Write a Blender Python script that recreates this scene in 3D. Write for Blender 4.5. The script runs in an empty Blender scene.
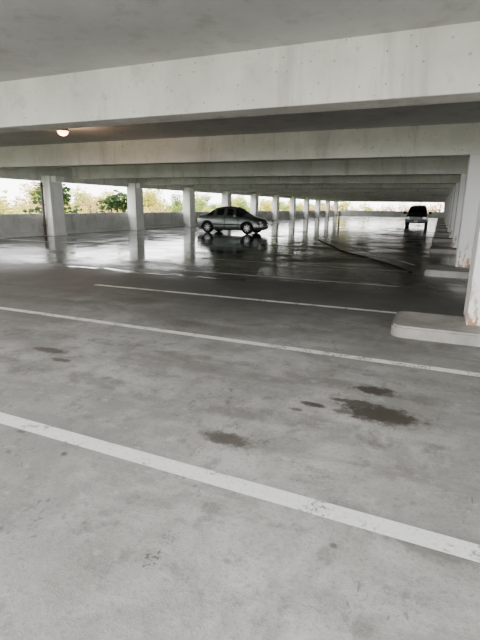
import bpy, bmesh, math, random
from mathutils import Vector, Matrix, noise
random.seed(7)
C=bpy.context.scene.collection
# ---------------------------------------------------------------- camera
f=451.0; H=1.6
yv=Vector((200,111,-f)).normalized()
xv=-Vector((-1090,130,-f)); xv=(xv-yv*xv.dot(yv)).normalized()
zv=xv.cross(yv)
R=Matrix((xv,yv,zv)).to_4x4(); R.translation=(0,0,H)
cd=bpy.data.cameras.new('camera'); cd.sensor_fit='HORIZONTAL'; cd.sensor_width=36; cd.lens=f/480*36
cd.clip_end=600
cam=bpy.data.objects.new('camera',cd); C.objects.link(cam); cam.matrix_world=R
bpy.context.scene.camera=cam
try: bpy.context.scene.view_settings.look='AgX - Medium High Contrast'
except Exception: pass

# ---------------------------------------------------------------- node helper
class NT:
    def __init__(s,name):
        s.m=bpy.data.materials.new(name); s.m.use_nodes=True; s.t=s.m.node_tree
        s.b=s.t.nodes['Principled BSDF']; s.out=s.t.nodes['Material Output']
        s.co=s.n('ShaderNodeTexCoord').outputs['Object']
    def n(s,ty,**k):
        nd=s.t.nodes.new(ty)
        for a,v in k.items(): setattr(nd,a,v)
        return nd
    def put(s,sock,v):
        if hasattr(v,'is_linked') or isinstance(v,bpy.types.NodeSocket): s.t.links.new(v,sock)
        elif isinstance(v,(tuple,list)) and len(v)==3 and sock.type=='RGBA': sock.default_value=(*v,1)
        else: sock.default_value=v
    def math(s,op,a,b=0.0,c=0.0,clamp=False):
        nd=s.n('ShaderNodeMath',operation=op,use_clamp=clamp)
        s.put(nd.inputs[0],a); s.put(nd.inputs[1],b); s.put(nd.inputs[2],c); return nd.outputs[0]
    def mix(s,fac,a,b):
        nd=s.n('ShaderNodeMix',data_type='RGBA'); s.put(nd.inputs[0],fac); s.put(nd.inputs[6],a); s.put(nd.inputs[7],b); return nd.outputs[2]
    def noise(s,scale,detail=4,rough=.55,vec=None,sc=None,dist=0.0):
        v=vec or s.co
        if sc:
            mp=s.n('ShaderNodeMapping'); s.put(mp.inputs[0],v); mp.inputs['Scale'].default_value=sc; v=mp.outputs[0]
        nd=s.n('ShaderNodeTexNoise'); s.put(nd.inputs['Vector'],v)
        nd.inputs['Scale'].default_value=scale; nd.inputs['Detail'].default_value=detail; nd.inputs['Roughness'].default_value=rough
        nd.inputs['Distortion'].default_value=dist
        return nd.outputs[0]
    def ramp(s,v,a,b,x=0.0,yy=1.0,smooth=True):
        nd=s.n('ShaderNodeMapRange',interpolation_type='SMOOTHSTEP' if smooth else 'LINEAR')
        s.put(nd.inputs[0],v)
        nd.inputs[1].default_value=a; nd.inputs[2].default_value=b; nd.inputs[3].default_value=x; nd.inputs[4].default_value=yy
        return nd.outputs[0]
    def xyz(s,v=None):
        nd=s.n('ShaderNodeSeparateXYZ'); s.put(nd.inputs[0],v or s.co); return nd.outputs
    def bump(s,h,st=.3,d=.01):
        nd=s.n('ShaderNodeBump'); s.put(nd.inputs['Height'],h); nd.inputs['Strength'].default_value=st; nd.inputs['Distance'].default_value=d
        s.t.links.new(nd.outputs[0],s.b.inputs['Normal'])
    def set(s,**k):
        mp={'col':'Base Color','rough':'Roughness','metal':'Metallic','spec':'Specular IOR Level','coat':'Coat Weight','ecol':'Emission Color','estr':'Emission Strength','trans':'Transmission Weight','alpha':'Alpha'}
        for a,v in k.items(): s.put(s.b.inputs[mp[a]],v)
        return s.m
def simple(name,col,rough=.5,metal=0,coat=0,var=.08,scale=12,**k):
    t=NT(name); nz=t.noise(scale,3)
    a=tuple(c*(1-var) for c in col); b=tuple(min(1,c*(1+var)) for c in col)
    t.set(col=t.mix(nz,a,b),rough=rough,metal=metal,coat=coat,**k); return t.m

# ---------------------------------------------------------------- floor material
def floor_mat():
    t=NT('wet_garage_concrete'); X,Y,Z=t.xyz()
    big=t.noise(.35,5,.6); mid=t.noise(1.5,8,.72,dist=.3); fine=t.noise(38,4,.75); grit=t.noise(120,3,.8)
    streak=t.noise(.8,6,.65,sc=(.35,2.2,1)); blot=t.noise(4.5,8,.72); blot2=t.noise(8,6,.7)
    base=t.mix(t.ramp(mid,.36,.64),(.30,.293,.278),(.49,.483,.47))
    base=t.mix(t.math('MULTIPLY',t.ramp(big,.42,.60),.65),base,(.26,.253,.24))
    base=t.mix(t.math('MULTIPLY',t.ramp(streak,.5,.66),.55),base,(.20,.195,.183))
    base=t.mix(t.math('MULTIPLY',t.ramp(blot,.53,.65),.5),base,(.16,.155,.143))
    base=t.mix(t.math('MULTIPLY',t.ramp(blot2,.56,.68),.35),base,(.56,.55,.53))
    base=t.mix(t.math('MULTIPLY',t.ramp(fine,.5,.68),.38),base,(.15,.145,.137))
    base=t.mix(t.math('MULTIPLY',t.ramp(grit,.55,.72),.38),base,(.66,.65,.62))
    wob=t.math('ADD',Y,t.math('MULTIPLY',t.math('SUBTRACT',t.noise(.35,2),.5),.8))
    for cy in (.55,3.05,4.0,5.7,6.5):
        d=t.math('ABSOLUTE',t.math('SUBTRACT',wob,cy))
        base=t.mix(t.math('MULTIPLY',t.math('MULTIPLY',t.ramp(d,.07,.16,1,0),t.ramp(t.noise(2.4,6,.7),.42,.62)),.5),base,(.12,.115,.105))
    sc=t.noise(16,3,.6,sc=(1,.45,1),dist=1.2)
    base=t.mix(t.math('MULTIPLY',t.math('MULTIPLY',t.ramp(sc,.61,.68),t.ramp(t.noise(1.1,3),.48,.56)),.5),base,(.10,.095,.085))
    vo=t.n('ShaderNodeTexVoronoi'); t.put(vo.inputs['Vector'],t.co); vo.inputs['Scale'].default_value=3.1
    sz=t.noise(3.1,1)
    spk=t.math('LESS_THAN',t.math('ADD',vo.outputs['Distance'],t.math('MULTIPLY',t.noise(30,2),.05)),t.ramp(sz,.5,.8,.03,.09))
    base=t.mix(t.math('MULTIPLY',spk,.6),base,(.09,.085,.075))
    yy=t.math('ADD',Y,t.math('MULTIPLY',t.math('SUBTRACT',t.noise(.45,6,.65),.5),4.0))
    yy=t.math('ADD',yy,t.math('MULTIPLY',X,-.06))
    pre=t.ramp(yy,2.8,5.6)
    damp=t.ramp(yy,5.0,8.0)
    wet=t.ramp(yy,8.0,10.5)
    base=t.mix(t.math('MULTIPLY',pre,.36),base,(.17,.166,.155))
    base=t.mix(t.math('MULTIPLY',damp,.87),base,t.mix(mid,(.075,.073,.068),(.15,.147,.14)))
    base=t.mix(t.math('MULTIPLY',wet,.8),base,(.05,.049,.046))
    rough=t.math('ADD',.8,t.math('MULTIPLY',damp,-.2))
    rough=t.math('ADD',rough,t.math('MULTIPLY',wet,t.ramp(t.noise(.5,6,.65,sc=(.6,1,1)),.38,.60,-.28,-.48)))
    pn=t.noise(.24,8,.68,sc=(.8,1.2,1),dist=.6)
    edge=t.math('ADD',Y,t.math('MULTIPLY',t.math('SUBTRACT',t.noise(.5,6,.65),.5),6.0))
    edge=t.math('ADD',edge,t.ramp(X,-14,-9,-2.0,0))
    reg=t.ramp(edge,9.6,12.2)
    hill=t.math('MINIMUM',t.ramp(X,-18,-14.5,-.03,.15),t.ramp(X,-6.5,-2,.15,.06))
    pv=t.math('ADD',t.math('ADD',pn,hill),t.math('MULTIPLY',t.math('SUBTRACT',reg,1.0),.35))
    pud=t.math('MULTIPLY',t.ramp(pv,.50,.57),t.ramp(Y,70,95,1,0))
    pd=t.math('ABSOLUTE',t.math('SUBTRACT',Y,t.math('ADD',8.6,t.math('MULTIPLY',t.noise(.7,4),1.0))))
    p2=t.math('MULTIPLY',t.ramp(pd,.05,.16,1,0),t.math('MULTIPLY',t.ramp(X,-9.6,-9.0),t.ramp(X,-4.2,-3.4,1,0)))
    p2=t.math('MULTIPLY',p2,t.ramp(t.noise(1.3,4),.4,.5))
    pud=t.math('MAXIMUM',pud,p2)
    base=t.mix(t.math('MULTIPLY',pud,.4),base,(.05,.049,.046))
    st=0.0
    for cx,cy,rx,ry,k in [(-.26,3.5,.32,.17,.95),(-.43,3.62,.15,.10,.85),(-.36,3.98,.20,.10,.92),(-.80,3.45,.11,.05,.9),(-.58,3.64,.12,.035,.8),
                          (-1.21,2.63,.21,.09,.75),(-3.85,3.6,.24,.08,.85),(-3.5,3.4,.12,.05,.8),(-3.1,5.3,.35,.2,.5),
                          (.15,2.1,.25,.1,.35),(-.9,3.3,.06,.03,.7),(-2.1,2.0,.025,.025,.7),(-4.6,6.3,.5,.25,.5),(-2.6,2.1,.05,.02,.6),(-.5,3.42,.14,.04,.7),(-.3,1.9,.02,.02,.6),(.1,1.35,.03,.02,.5)]:
        nx=t.math('DIVIDE',t.math('SUBTRACT',X,cx),rx); ny=t.math('DIVIDE',t.math('SUBTRACT',Y,cy),ry)
        d=t.math('SQRT',t.math('ADD',t.math('MULTIPLY',nx,nx),t.math('MULTIPLY',ny,ny)))
        d=t.math('ADD',d,t.math('MULTIPLY',t.math('SUBTRACT',t.noise(13,6,.7),.5),2.0))
        st=t.math('MAXIMUM',st,t.math('MULTIPLY',t.ramp(d,.6,1.25,1,0),k))
    # faint broken shoe prints
    tread=t.ramp(t.noise(55,2,.5),.52,.60)
    for cx,cy,k in [(-1.06,1.47,.7),(-1.06,1.62,.35),(-1.30,3.1,.35),(-1.42,3.6,.4),(-1.55,4.2,.4)]:
        nx=t.math('DIVIDE',t.math('SUBTRACT',X,cx),.045); ny=t.math('DIVIDE',t.math('SUBTRACT',Y,cy),.07)
        d=t.math('SQRT',t.math('ADD',t.math('MULTIPLY',nx,nx),t.math('MULTIPLY',ny,ny)))
        st=t.math('MAXIMUM',st,t.math('MULTIPLY',t.math('MULTIPLY',t.ramp(d,.7,1.2,1,0),tread),k))
    base=t.mix(st,base,(.065,.056,.044))
    rough=t.math('ADD',rough,t.math('MULTIPLY',st,-.2))
    r=t.n('ShaderNodeMix',data_type='FLOAT'); t.put(r.inputs[0],pud); t.put(r.inputs[2],rough)
    t.put(r.inputs[3],t.ramp(t.noise(.9,5,.65),.38,.62,.05,.17))
    t.set(col=base,rough=r.outputs[0],spec=.85)
    hb=t.math('MULTIPLY',t.math('ADD',fine,grit),t.math('SUBTRACT',1.0,t.math('MAXIMUM',pud,t.math('MULTIPLY',wet,.7))))
    t.bump(hb,.4,.006)
    return t.m
def paint_mat(name,a,b,rust=.0,rough=.7,stain=.3):
    t=NT(name); X,Y,Z=t.xyz()
    n1=t.noise(.9,6,.65); n2=t.noise(7,6,.7); n3=t.noise(2.0,5,.65,sc=(1,1,.12)); n4=t.noise(2.6,8,.75)
    c=t.mix(t.ramp(n1,.35,.65),a,b)
    c=t.mix(t.math('MULTIPLY',t.ramp(n3,.52,.68),stain),c,tuple(v*.6 for v in a))
    c=t.mix(t.math('MULTIPLY',t.ramp(n4,.56,.68),.3),c,tuple(v*.62 for v in a))
    c=t.mix(t.math('MULTIPLY',t.ramp(n2,.6,.7),.3),c,tuple(v*.55 for v in a))
    if rust:
        for scl,lo,hi in ((3.0,.09,.16),(7.5,.12,.2)):
            vo=t.n('ShaderNodeTexVoronoi'); t.put(vo.inputs['Vector'],t.co); vo.inputs['Scale'].default_value=scl
            d=t.math('ADD',vo.outputs['Distance'],t.math('MULTIPLY',t.noise(14,3),.16))
            c=t.mix(t.math('MULTIPLY',t.ramp(d,lo,hi,1,0),rust),c,(.22,.15,.09))
    t.set(col=c,rough=rough,spec=.3); t.bump(t.math('ADD',t.noise(30,4,.6),t.noise(6,4)),.3,.008)
    return t.m
M_floor=floor_mat()
M_ceil=paint_mat('ceiling_paint',(.57,.568,.555),(.63,.628,.615))
M_beam=paint_mat('beam_paint',(.71,.70,.65),(.82,.81,.76),rust=.6,stain=.42)
M_col=paint_mat('column_paint',(.82,.815,.79),(.90,.895,.87),rust=.15)
M_wall=paint_mat('parapet_paint',(.58,.58,.56),(.68,.68,.66),stain=.5)
M_curb=paint_mat('curb_concrete',(.30,.29,.27),(.46,.45,.42),rust=.25,rough=.85)
def rust_col():
    t=NT('column_paint_rusty'); X,Y,Z=t.xyz()
    c=t.mix(t.noise(1.2,5),(.74,.74,.72),(.85,.85,.83))
    m=t.math('MULTIPLY',t.ramp(Z,.1,1.1,1,0),t.ramp(t.noise(9,5,.7,sc=(1,1,.35)),.50,.58))
    c=t.mix(t.math('MULTIPLY',m,.85),c,(.36,.15,.05)); t.set(col=c,rough=.7); t.bump(t.noise(25,4),.3,.006); return t.m
M_rcol=rust_col()
def stripe_mat(name,dk):
    t=NT(name); w=t.math('ADD',t.ramp(t.noise(28,5,.7),.34,.56,.25,1),t.ramp(t.noise(3,4),.42,.56),clamp=True)
    c=t.mix(t.noise(3,4),(.74,.74,.71),(.88,.88,.85))
    c=t.mix(t.math('MULTIPLY',t.ramp(t.noise(40,4,.7),.5,.66),.35),c,(.4,.4,.38))
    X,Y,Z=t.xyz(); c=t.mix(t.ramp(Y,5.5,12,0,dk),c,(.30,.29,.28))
    t.set(col=c,rough=.6)
    tr=t.n('ShaderNodeBsdfTransparent'); mx=t.n('ShaderNodeMixShader')
    t.put(mx.inputs[0],w); t.t.links.new(tr.outputs[0],mx.inputs[1]); t.t.links.new(t.b.outputs[0],mx.inputs[2]); t.t.links.new(mx.outputs[0],t.out.inputs[0])
    return t.m
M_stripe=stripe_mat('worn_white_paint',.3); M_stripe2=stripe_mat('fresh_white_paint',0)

# ---------------------------------------------------------------- mesh helpers
def mkobj(name,bm,mats,parent=None,smooth=False):
    me=bpy.data.meshes.new(name); bm.to_mesh(me); bm.free()
    for m in (mats if isinstance(mats,(list,tuple)) else [mats]): me.materials.append(m)
    if smooth:
        for p in me.polygons: p.use_smooth=True
    o=bpy.data.objects.new(name,me); C.objects.link(o)
    if parent: o.parent=parent
    return o
def bbox(bm,x0,x1,y0,y1,z0,z1,mi=0,bev=0):
    r=bmesh.ops.create_cube(bm,size=1)
    for v in r['verts']:
        v.co=Vector(((x0+x1)/2+v.co.x*(x1-x0),(y0+y1)/2+v.co.y*(y1-y0),(z0+z1)/2+v.co.z*(z1-z0)))
    fs=set(f for v in r['verts'] for f in v.link_faces)
    for f_ in fs: f_.material_index=mi
    if bev:
        es=list(set(e for v in r['verts'] for e in v.link_edges))
        q=bmesh.ops.bevel(bm,geom=es,offset=bev,segments=2,affect='EDGES',profile=.6)
        for f_ in q['faces']: f_.material_index=mi
def cyl(bm,c,r,d,axis='Z',seg=20,mi=0,r2=None):
    q=bmesh.ops.create_cone(bm,cap_ends=True,segments=seg,radius1=r,radius2=r if r2 is None else r2,depth=d)
    rot={'Z':Matrix(),'X':Matrix.Rotation(math.pi/2,4,'Y'),'Y':Matrix.Rotation(-math.pi/2,4,'X')}[axis]
    bmesh.ops.transform(bm,matrix=Matrix.Translation(c)@rot,verts=q['verts'])
    for f_ in set(f for v in q['verts'] for f in v.link_faces): f_.material_index=mi

# ---------------------------------------------------------------- garage shell
XL,XR=-18.6,17.5; YB,YE=-1.2,95.0; ZC=3.63; ZB=2.90
bm=bmesh.new(); bbox(bm,XL-.2,XR+.2,-14,YE,-.35,0); mkobj('floor',bm,M_floor)
bm=bmesh.new(); bbox(bm,XL-.2,XR+.2,YB,YE,ZC,ZC+.3); mkobj('ceiling',bm,M_ceil)
NB=13; D=6.75; Y0=6.25
for i in range(NB):
    yb=Y0+D*i
    bm=bmesh.new(); bbox(bm,XL+.05,XR-.05,yb,yb+.5,ZB,ZC+.02,bev=.02); mkobj('concrete_beam',bm,M_beam)
bm=bmesh.new(); bbox(bm,XL-.2,XL+.25,YB,YE,2.68,ZC+.1,bev=.02); mkobj('edge_beam',bm,M_beam)
bm=bmesh.new(); bbox(bm,XL-.15,XL+.05,YB,YE,-.3,1.08,bev=.015)
yy=YB
while yy<YE-1:
    bbox(bm,XL+.03,XL+.12,yy+.1,yy+3.3,.62,.92,bev=.01); yy+=3.475
bbox(bm,XL+.04,XL+.22,YB,YE,-.1,.2,bev=.02)
mkobj('wall_left',bm,M_wall)
bm=bmesh.new(); bbox(bm,XR,XR+.2,YB,YE,-.3,1.08,bev=.015); mkobj('wall_right',bm,M_wall)
bm=bmesh.new(); bbox(bm,XL,XR,YE-.2,YE,-.3,1.08,bev=.015); mkobj('wall_far',bm,M_wall)
bm=bmesh.new(); bbox(bm,XL,XR,YE-.5,YE,2.78,ZC,bev=.015); mkobj('edge_beam',bm,M_beam)
for n in range(-2,11):
    yc=18.05+7.0*n
    bm=bmesh.new(); bbox(bm,XL+.1,XL+.75,yc-.42,yc+.42,-.05,2.92,bev=.025)
    bbox(bm,XL+.08,XL+1.05,yc-.3,yc+.3,2.62,2.91,bev=.02)
    bbox(bm,XL+.06,XL+.80,yc-.46,yc+.46,-.02,.12,bev=.02)
    mkobj('concrete_column',bm,M_col)
    if n in(0,):
        bm=bmesh.new(); cyl(bm,Vector((XL+.32,yc-.54,1.31)),.06,2.58,mi=0)
        for zz in(.5,1.5,2.4): bbox(bm,XL+.25,XL+.39,yc-.62,yc-.47,zz,zz+.04)
        mkobj('drain_pipe',bm,simple('pipe_brown',(.12,.09,.07),.5))
for i in range(NB):
    yc=6.32+6.6*i; xc=.47+min(.13,.06*i)
    bm=bmesh.new(); bbox(bm,xc,xc+.6,yc,yc+.7,.15,2.90,bev=.02); mkobj('concrete_column',bm,M_rcol)
    bm=bmesh.new(); pts=[]
    x0,x1,y0_,y1_=(-.42 if i==0 else -.18),1.7,yc-.42-(.6 if i else 0),yc+(.55 if i==0 else .3); r=.16
    def corner(cx,cy,a0): 
        for k in range(6):
            a=math.radians(a0+k*18); pts.append((cx+r*math.cos(a),cy+r*math.sin(a)))
    corner(x0+r,y0_+r,180); corner(x1-r,y0_+r,270); corner(x1-r,y1_-r,0); corner(x0+r,y1_-r,90)
    fb=bm.faces.new([bm.verts.new((a,b,-.01)) for a,b in pts])
    ex=bmesh.ops.extrude_face_region(bm,geom=[fb])
    tv=[v for v in ex['geom'] if isinstance(v,bmesh.types.BMVert)]
    for v in tv: v.co.z=.15
    te=[e for e in bm.edges if all(abs(v.co.z-.15)<1e-4 for v in e.verts)]
    bmesh.ops.recalc_face_normals(bm,faces=bm.faces[:])
    bmesh.ops.bevel(bm,geom=te,offset=.025,segments=2,affect='EDGES')
    mkobj('concrete_island',bm,M_curb)

def stripe(a,b,w=.11,mat=None):
    a=Vector(a).to_3d(); b=Vector(b).to_3d(); d=(b-a).normalized(); p=Vector((-d.y,d.x,0))*w/2
    bm=bmesh.new(); n=max(2,int((b-a).length/.5)); 
    rows=[(bm.verts.new(a+(b-a)*i/n+p+Vector((0,0,.003))),bm.verts.new(a+(b-a)*i/n-p+Vector((0,0,.003)))) for i in range(n+1)]
    for i in range(n): bm.faces.new([rows[i][0],rows[i+1][0],rows[i+1][1],rows[i][1]])
    bmesh.ops.recalc_face_normals(bm,faces=bm.faces[:])
    mkobj('parking_stripe',bm,mat or M_stripe)
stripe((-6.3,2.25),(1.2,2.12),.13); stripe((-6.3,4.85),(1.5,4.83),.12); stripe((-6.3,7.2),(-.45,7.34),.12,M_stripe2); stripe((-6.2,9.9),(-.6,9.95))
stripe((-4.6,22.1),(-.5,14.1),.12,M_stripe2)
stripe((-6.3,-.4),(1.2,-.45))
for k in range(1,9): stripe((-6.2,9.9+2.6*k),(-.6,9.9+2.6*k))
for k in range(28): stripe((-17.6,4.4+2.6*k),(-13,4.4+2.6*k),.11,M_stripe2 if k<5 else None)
# thin hose lying on the floor
cu=bpy.data.curves.new('rubber_hose','CURVE'); cu.dimensions='3D'; cu.bevel_depth=.014; sp=cu.splines.new('NURBS')
P=[(-5.4,22.6),(-4.7,20.8),(-3.9,19.2),(-3.3,17.2),(-2.3,15.9),(-1.6,14.6),(-1.0,13.6),(-.5,12.4)]
sp.points.add(len(P)-1)
for q,(a,b) in zip(sp.points,P): q.co=(a,b,.014,1)
sp.use_endpoint_u=True; sp.order_u=4
o=bpy.data.objects.new('rubber_hose',cu); C.objects.link(o); cu.materials.append(simple('hose_rubber',(.02,.02,.02),.7))

# ceiling lamps
M_glow=NT('lamp_glass'); M_glow.set(col=(1,.7,.45),ecol=(1,.52,.26),estr=7.0); M_glow=M_glow.m
M_met=simple('galvanised_metal',(.10,.10,.10),.5,.3); M_off=simple('lens_off',(.6,.6,.55),.3)
def ceiling_lamp(px,py,on):
    e=bpy.data.objects.new('ceiling_lamp',None); C.objects.link(e); e.location=(px,py,0)
    bm=bmesh.new(); cyl(bm,Vector((0,0,ZC-.06)),.13,.12,mi=0); cyl(bm,Vector((0,0,ZC-.13)),.19,.05,mi=0,r2=.14)
    mkobj('housing',bm,M_met,e)
    bm=bmesh.new(); bmesh.ops.create_uvsphere(bm,u_segments=20,v_segments=10,radius=.14)
    for v in bm.verts: v.co.z=v.co.z*.7+ZC-.17
    mkobj('lens',bm,M_glow if on else M_off,e,True)
    if on:
        l=bpy.data.lights.new('bulb','POINT'); l.energy=40; l.color=(1,.65,.4); l.shadow_soft_size=.12
        o=bpy.data.objects.new('bulb',l); C.objects.link(o); o.parent=e; o.location=(0,0,ZC-.42)
ceiling_lamp(-9.5,10.0,True)
for yy in (23.5,37.2,50.9,64.6): ceiling_lamp(-9.4,yy,False)
bm=bmesh.new(); cyl(bm,Vector((-14.0,9.9,ZC-.05)),.045,7.0,'X',10)
for k in range(4): bbox(bm,-17+k*2.0,-16.95+k*2.0,9.83,9.97,ZC-.1,ZC-.002)
mkobj('electrical_conduit',bm,M_met)

# ---------------------------------------------------------------- vehicles
M_glass=NT('tinted_glass'); M_glass.set(col=(.015,.018,.02),rough=.05,coat=.6); M_glass=M_glass.m
M_rub=simple('tyre_rubber',(.02,.02,.02),.8); M_rim=simple('alloy',(.45,.46,.47),.3,.8); M_blk=simple('black_trim',(.015,.015,.015),.5)
M_tail=simple('tail_light',(.4,.02,.02),.2); M_head=simple('head_light',(.75,.78,.8),.1,.1,.5)
M_plate=simple('licence_plate',(.7,.7,.72),.4)
def vehicle(name,paint,st,wb,wr,half,loc,rotz):
    e=bpy.data.objects.new(name,None); C.objects.link(e)
    bm=bmesh.new(); rings=[]
    for (x,zb,zl,zt,wbt,wr_,ty) in st:
        hp=[(0,zb),(wbt*.9,zb),(wbt,zb+.10),(wbt*1.02,(zb+zl)*.5),(wbt*.985,zl-.06),(wbt*.95,zl),(wr_,zt-.05),(wr_*.82,zt-.005),(0,zt+.015)]
        full=[(p[0],p[1]) for p in hp]+[(-p[0],p[1]) for p in hp[-2:0:-1]]
        rings.append([bm.verts.new((x,a,b)) for a,b in full])
    nn=len(rings[0])
    for i in range(len(rings)-1):
        ty=st[i][6]; 
        for j in range(nn):
            fc=bm.faces.new([rings[i][j],rings[i+1][j],rings[i+1][(j+1)%nn],rings[i][(j+1)%nn]])
            side=j in(5,10); top=j in(6,7,8,9)
            if ty=='g' and side: fc.material_index=1
            if ty=='w' and (top or side): fc.material_index=1
    bm.faces.new(rings[0]); bm.faces.new(list(reversed(rings[-1])))
    bmesh.ops.recalc_face_normals(bm,faces=bm.faces[:])
    body=mkobj('body',bm,[paint,M_glass,M_blk],e,True)
    ss=body.modifiers.new('s','SUBSURF'); ss.levels=2; ss.render_levels=2
    bmc=bmesh.new()
    for sx in(-wb/2,wb/2):
        for sy in(-1,1): cyl(bmc,Vector((sx,sy*half,wr)),wr+.05,.5,'Y',32)
    cut=mkobj('wheel_well_cutter',bmc,M_blk,e); 
    bo=body.modifiers.new('b','BOOLEAN'); bo.object=cut; bo.operation='DIFFERENCE'; bo.solver='EXACT'
    dg=bpy.context.evaluated_depsgraph_get(); me=bpy.data.meshes.new_from_object(body.evaluated_get(dg))
    body.modifiers.clear(); body.data=me
    bpy.data.objects.remove(cut)
    for sx in(-wb/2,wb/2):
        for sy in(-1,1):
            bw=bmesh.new(); 
            cyl(bw,Vector((0,0,0)),wr,.2,'Y',32,0)
            bmesh.ops.bevel(bw,geom=[ed for ed in bw.edges if abs(ed.verts[0].co.y-ed.verts[1].co.y)<1e-4],offset=.03,segments=2,affect='EDGES')
            cyl(bw,Vector((0,sy*.085,0)),wr*.60,.04,'Y',24,2)
            cyl(bw,Vector((0,sy*.11,0)),wr*.14,.03,'Y',16,1)
            for k in range(7):
                a=k*2*math.pi/7
                r=bmesh.ops.create_cube(bw,size=1)
                for v in r['verts']: v.co=Vector((v.co.x*.05,v.co.y*.03+sy*.105,v.co.z*wr*.5+wr*.33))
                bmesh.ops.rotate(bw,cent=(0,0,0),matrix=Matrix.Rotation(a,3,'Y'),verts=r['verts'])
                for ff in set(f_ for v in r['verts'] for f_ in v.link_faces): ff.material_index=1
            q=bmesh.ops.create_cone(bw,segments=28,radius1=wr*.63,radius2=wr*.57,depth=.05,cap_ends=False)
            bmesh.ops.transform(bw,matrix=Matrix.Translation((0,sy*.1,0))@Matrix.Rotation(math.pi/2*sy,4,'X'),verts=q['verts'])
            for ff in set(f_ for v in q['verts'] for f_ in v.link_faces): ff.material_index=1
            w=mkobj('wheel',bw,[M_rub,M_rim,M_blk],e); w.location=(sx,sy*(half-.1),wr)
    e.location=loc; e.rotation_euler=(0,0,rotz)
    return e
def part(e,name,mat,boxes,bev=.02):
    bm=bmesh.new()
    for b in boxes: bbox(bm,*b,bev=bev)
    return mkobj(name,bm,mat,e)
P_silver=simple('silver_green_paint',(.17,.195,.175),.3,.6,.6,var=.03)
sed=[(-2.30,.34,.60,.62,.62,.45,'b'),(-2.26,.24,.80,.86,.78,.62,'b'),(-2.05,.20,.88,1.0,.85,.70,'b'),(-1.72,.19,.92,1.05,.88,.72,'b'),(-1.55,.19,.93,1.08,.885,.66,'w'),
     (-.95,.18,.94,1.38,.89,.60,'b'),(-.85,.18,.94,1.43,.89,.60,'g'),(-.18,.18,.94,1.50,.895,.61,'b'),(-.10,.18,.94,1.50,.895,.61,'g'),(.45,.18,.93,1.44,.895,.60,'b'),(.52,.18,.93,1.41,.89,.60,'w'),
     (1.15,.18,.90,1.04,.885,.70,'b'),(1.30,.18,.88,.98,.88,.72,'b'),(1.85,.19,.80,.88,.86,.68,'b'),(2.18,.22,.70,.78,.80,.60,'b'),(2.32,.32,.55,.60,.66,.45,'b')]
kx=.92; kz=1.06
sed=[(a*kx,b,c*kz,d*kz,e_*.96,g_*.96,h_) for a,b,c,d,e_,g_,h_ in sed]
car=vehicle('silver_sedan',P_silver,sed,2.58,.345,.85,(-11.5,25.6,0),0)
part(car,'side_moulding',M_blk,[(-.9,.9,-.88,-.86,.50,.56),(-.9,.9,.86,.88,.50,.56)],.005)
part(car,'door_seams',M_blk,[(-.15,-.135,-.877,-.855,.3,.96),(.72,.735,-.877,-.85,.3,.95)],.002)
part(car,'side_mirrors',P_silver,[(.50,.66,-1.04,-.84,.97,1.10),(.50,.66,.84,1.04,.97,1.10)])
part(car,'head_lights',M_head,[(1.92,2.09,-.70,-.42,.60,.74),(1.92,2.09,.42,.70,.60,.74)])
part(car,'grille',M_blk,[(2.02,2.14,-.3,.3,.48,.64)])
part(car,'tail_lights',M_tail,[(-2.10,-1.94,-.72,-.4,.70,.86),(-2.10,-1.94,.4,.72,.70,.86)])
part(car,'door_handles',M_blk,[(-.35,-.2,-.885,-.85,.84,.87),(-1.05,-.9,-.885,-.85,.84,.87)],.005)
P_dark=simple('dark_paint',(.02,.022,.026),.25,.3,.8)
suv=[(-2.42,.5,.9,.95,.8,.7,'b'),(-2.38,.38,1.1,1.72,.9,.70,'b'),(-2.25,.34,1.14,1.84,.93,.70,'g'),(-1.0,.32,1.14,1.88,.94,.71,'b'),(-.9,.32,1.14,1.88,.94,.71,'g'),(.0,.32,1.13,1.87,.94,.71,'b'),(.1,.32,1.13,1.86,.94,.71,'g'),
     (.55,.32,1.12,1.80,.94,.70,'w'),(1.15,.32,1.10,1.24,.94,.78,'b'),(1.35,.32,1.08,1.18,.93,.80,'b'),(2.1,.34,1.02,1.10,.92,.80,'b'),(2.38,.40,.92,1.0,.88,.76,'b'),(2.45,.46,.8,.86,.82,.7,'b')]
tr=vehicle('dark_suv',P_dark,suv,2.85,.40,.92,(-1.85,46.0,0),-math.pi/2)
part(tr,'grille',M_blk,[(2.3,2.49,-.45,.45,.62,.92)]); part(tr,'grille_bars',M_rim,[(2.45,2.51,-.45,.45,.66+.09*k,.69+.09*k) for k in range(3)],.005)
part(tr,'bumper',simple('grey_bumper',(.16,.16,.17),.4,.4),[(2.3,2.56,-.88,.88,.42,.60)])
part(tr,'head_lights',M_head,[(2.3,2.46,-.84,-.52,.70,.90),(2.3,2.46,.52,.84,.70,.90)])
part(tr,'licence_plate',M_plate,[(2.55,2.58,-.16,.16,.46,.58)],.004)
part(tr,'side_mirrors',M_blk,[(.7,.85,-1.2,-.92,1.12,1.34),(.7,.85,.92,1.2,1.12,1.34)])
part(tr,'roof_rack',M_blk,[(-2.0,.2,-.66,-.62,1.9,1.94),(-2.0,.2,.62,.66,1.9,1.94),(-1.6,-1.5,-.66,.66,1.91,1.95),(-.2,-.1,-.66,.66,1.91,1.95)],.008)
bm=bmesh.new(); cyl(bm,Vector((0,0,.6)),.09,1.2); cyl(bm,Vector((0,0,1.22)),.09,.08,r2=.03); cyl(bm,Vector((0,0,.02)),.16,.04)
o=mkobj('yellow_bollard',bm,simple('safety_yellow',(.75,.55,.06),.5)); o.location=(-9.5,48,0)

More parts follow.
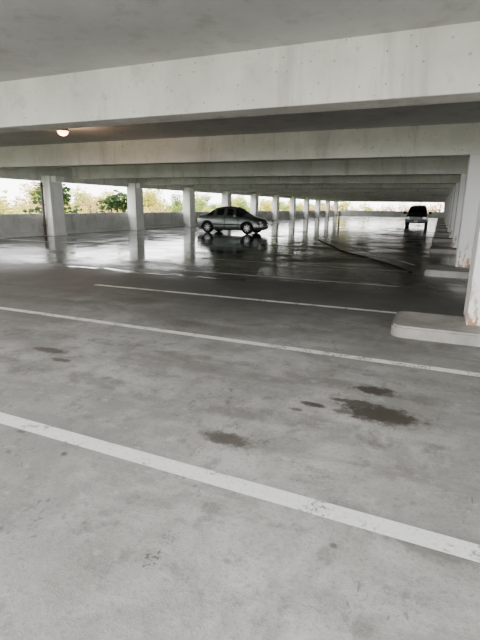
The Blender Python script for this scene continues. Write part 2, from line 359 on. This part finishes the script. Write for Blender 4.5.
# ---------------------------------------------------------------- outdoors
def foliage_mat(name,a,b,tr=.35):
    t=NT(name); oi=t.n('ShaderNodeNewGeometry'); c=t.mix(oi.outputs['Random Per Island'],a,b); t.set(col=c,rough=.7,spec=.2)
    tl=t.n('ShaderNodeBsdfTranslucent'); t.put(tl.inputs[0],c); mx=t.n('ShaderNodeMixShader'); mx.inputs[0].default_value=tr
    t.t.links.new(t.b.outputs[0],mx.inputs[1]); t.t.links.new(tl.outputs[0],mx.inputs[2]); t.t.links.new(mx.outputs[0],t.out.inputs[0])
    return t.m
M_bark=simple('bark',(.14,.12,.10),.9)
def tree_mesh(name,h,rad,mat,n,kind,leaf=.22):
    bm=bmesh.new()
    def limb(a,b,r1,r2):
        a=Vector(a);b=Vector(b); q=bmesh.ops.create_cone(bm,segments=7,radius1=r1,radius2=r2,depth=(b-a).length,cap_ends=True)
        bmesh.ops.transform(bm,matrix=Matrix.Translation((a+b)/2)@(b-a).to_track_quat('Z','Y').to_matrix().to_4x4(),verts=q['verts'])
        for ff in set(f_ for v in q['verts'] for f_ in v.link_faces): ff.material_index=1
    limb((0,0,0),(0,0,h*.88),.035*h,.008*h)
    cl=[]
    for k in range(18):
        a=random.random()*6.28; zz=h*random.uniform(.42,.9); rr=rad*random.uniform(.35,.85)*math.sin(math.pi*min(1,(zz/h-.2)/.85))
        p=Vector((rr*math.cos(a),rr*math.sin(a),zz)); limb((0,0,zz*.65),p,.012*h,.004*h); cl.append((p,rad*random.uniform(.28,.45)))
    cl.append((Vector((0,0,h*.92)),rad*.35))
    for k in range(n):
        c,r=random.choice(cl); d=Vector((random.gauss(0,1),random.gauss(0,1),random.gauss(0,.8))).normalized()*r*random.random()**.4; p=c+d
        M=Matrix.Rotation(random.random()*6.28,3,'Z')@Matrix.Rotation(random.random()*3.1,3,'X'); s=leaf*random.uniform(.6,1.3)
        vs=[bm.verts.new(p+M@Vector(q)*s) for q in((-.5,-.3,0),(.5,-.3,0),(.6,.25,.1),(0,.6,0),(-.6,.25,.1))]
        bm.faces.new(vs).material_index=0
    me=bpy.data.meshes.new(name); bm.to_mesh(me); bm.free(); me.materials.append(mat); me.materials.append(M_bark); return me
meshes=[tree_mesh('spring_tree',8,3.2,foliage_mat('leaf_yellowgreen',(.50,.48,.15),(.78,.72,.28)),2500,'round'),
        tree_mesh('spring_tree',7.5,3.0,foliage_mat('leaf_green',(.22,.32,.11),(.44,.52,.20)),2500,'round'),
        tree_mesh('spring_tree',7.5,3.2,foliage_mat('leaf_rust',(.48,.32,.17),(.70,.54,.30)),1400,'round'),
        tree_mesh('shade_tree',9.5,2.9,foliage_mat('leaf_dark',(.05,.09,.04),(.16,.22,.11)),3600,'round',.26)]
def gz(x,y_):
    d=max(0,-x-22); return -5.5+min(d,60)*.04
def tree(k,x,y_,s=1,z=None):
    o=bpy.data.objects.new(meshes[k].name.split('.')[0],meshes[k]); C.objects.link(o)
    o.location=(x,y_,gz(x,y_) if z is None else z); o.scale=(s*1.1,s*1.1,s); o.rotation_euler=(0,0,random.random()*6)
for i in range(30):
    yy=13+i*4.9+random.uniform(-1,1); tree(random.choice([0,0,1,1,2]),-random.uniform(34,37),yy,random.uniform(.80,1.03))
for i in range(38):
    yy=12+i*5.6+random.uniform(-1,1); tree(random.choice([0,1,1,2,0]),-random.uniform(46,56),yy,random.uniform(.8,1.15))
tree(3,-26,25.8,.90); tree(3,-26.5,33.8,.84)
for i in range(14):
    tree(random.choice([0,0,2]),-28+i*4.0,YE+random.uniform(12,22),random.uniform(.95,1.15),z=-5.0)
bm=bmesh.new(); bmesh.ops.create_grid(bm,x_segments=60,y_segments=60,size=220)
for v in bm.verts:
    v.co.y+=100
    d=max(0,-v.co.x-22)
    v.co.z=-5.55+min(d,60)*.04
mkobj('grass_ground',bm,simple('grass',(.16,.20,.09),.9,var=.3,scale=.5),None,True)

# ---------------------------------------------------------------- sky
w=bpy.data.worlds.new('overcast_sky'); bpy.context.scene.world=w; w.use_nodes=True; nt=w.node_tree
bg=nt.nodes['Background']; tc=nt.nodes.new('ShaderNodeTexCoord'); nz=nt.nodes.new('ShaderNodeTexNoise'); nz.inputs['Scale'].default_value=2.5
nt.links.new(tc.outputs['Generated'],nz.inputs['Vector'])
mx=nt.nodes.new('ShaderNodeMix'); mx.data_type='RGBA'; mx.inputs[6].default_value=(.92,.93,.95,1); mx.inputs[7].default_value=(1,.995,.975,1)
nt.links.new(nz.outputs[0],mx.inputs[0]); nt.links.new(mx.outputs[2],bg.inputs[0]); bg.inputs[1].default_value=5.0
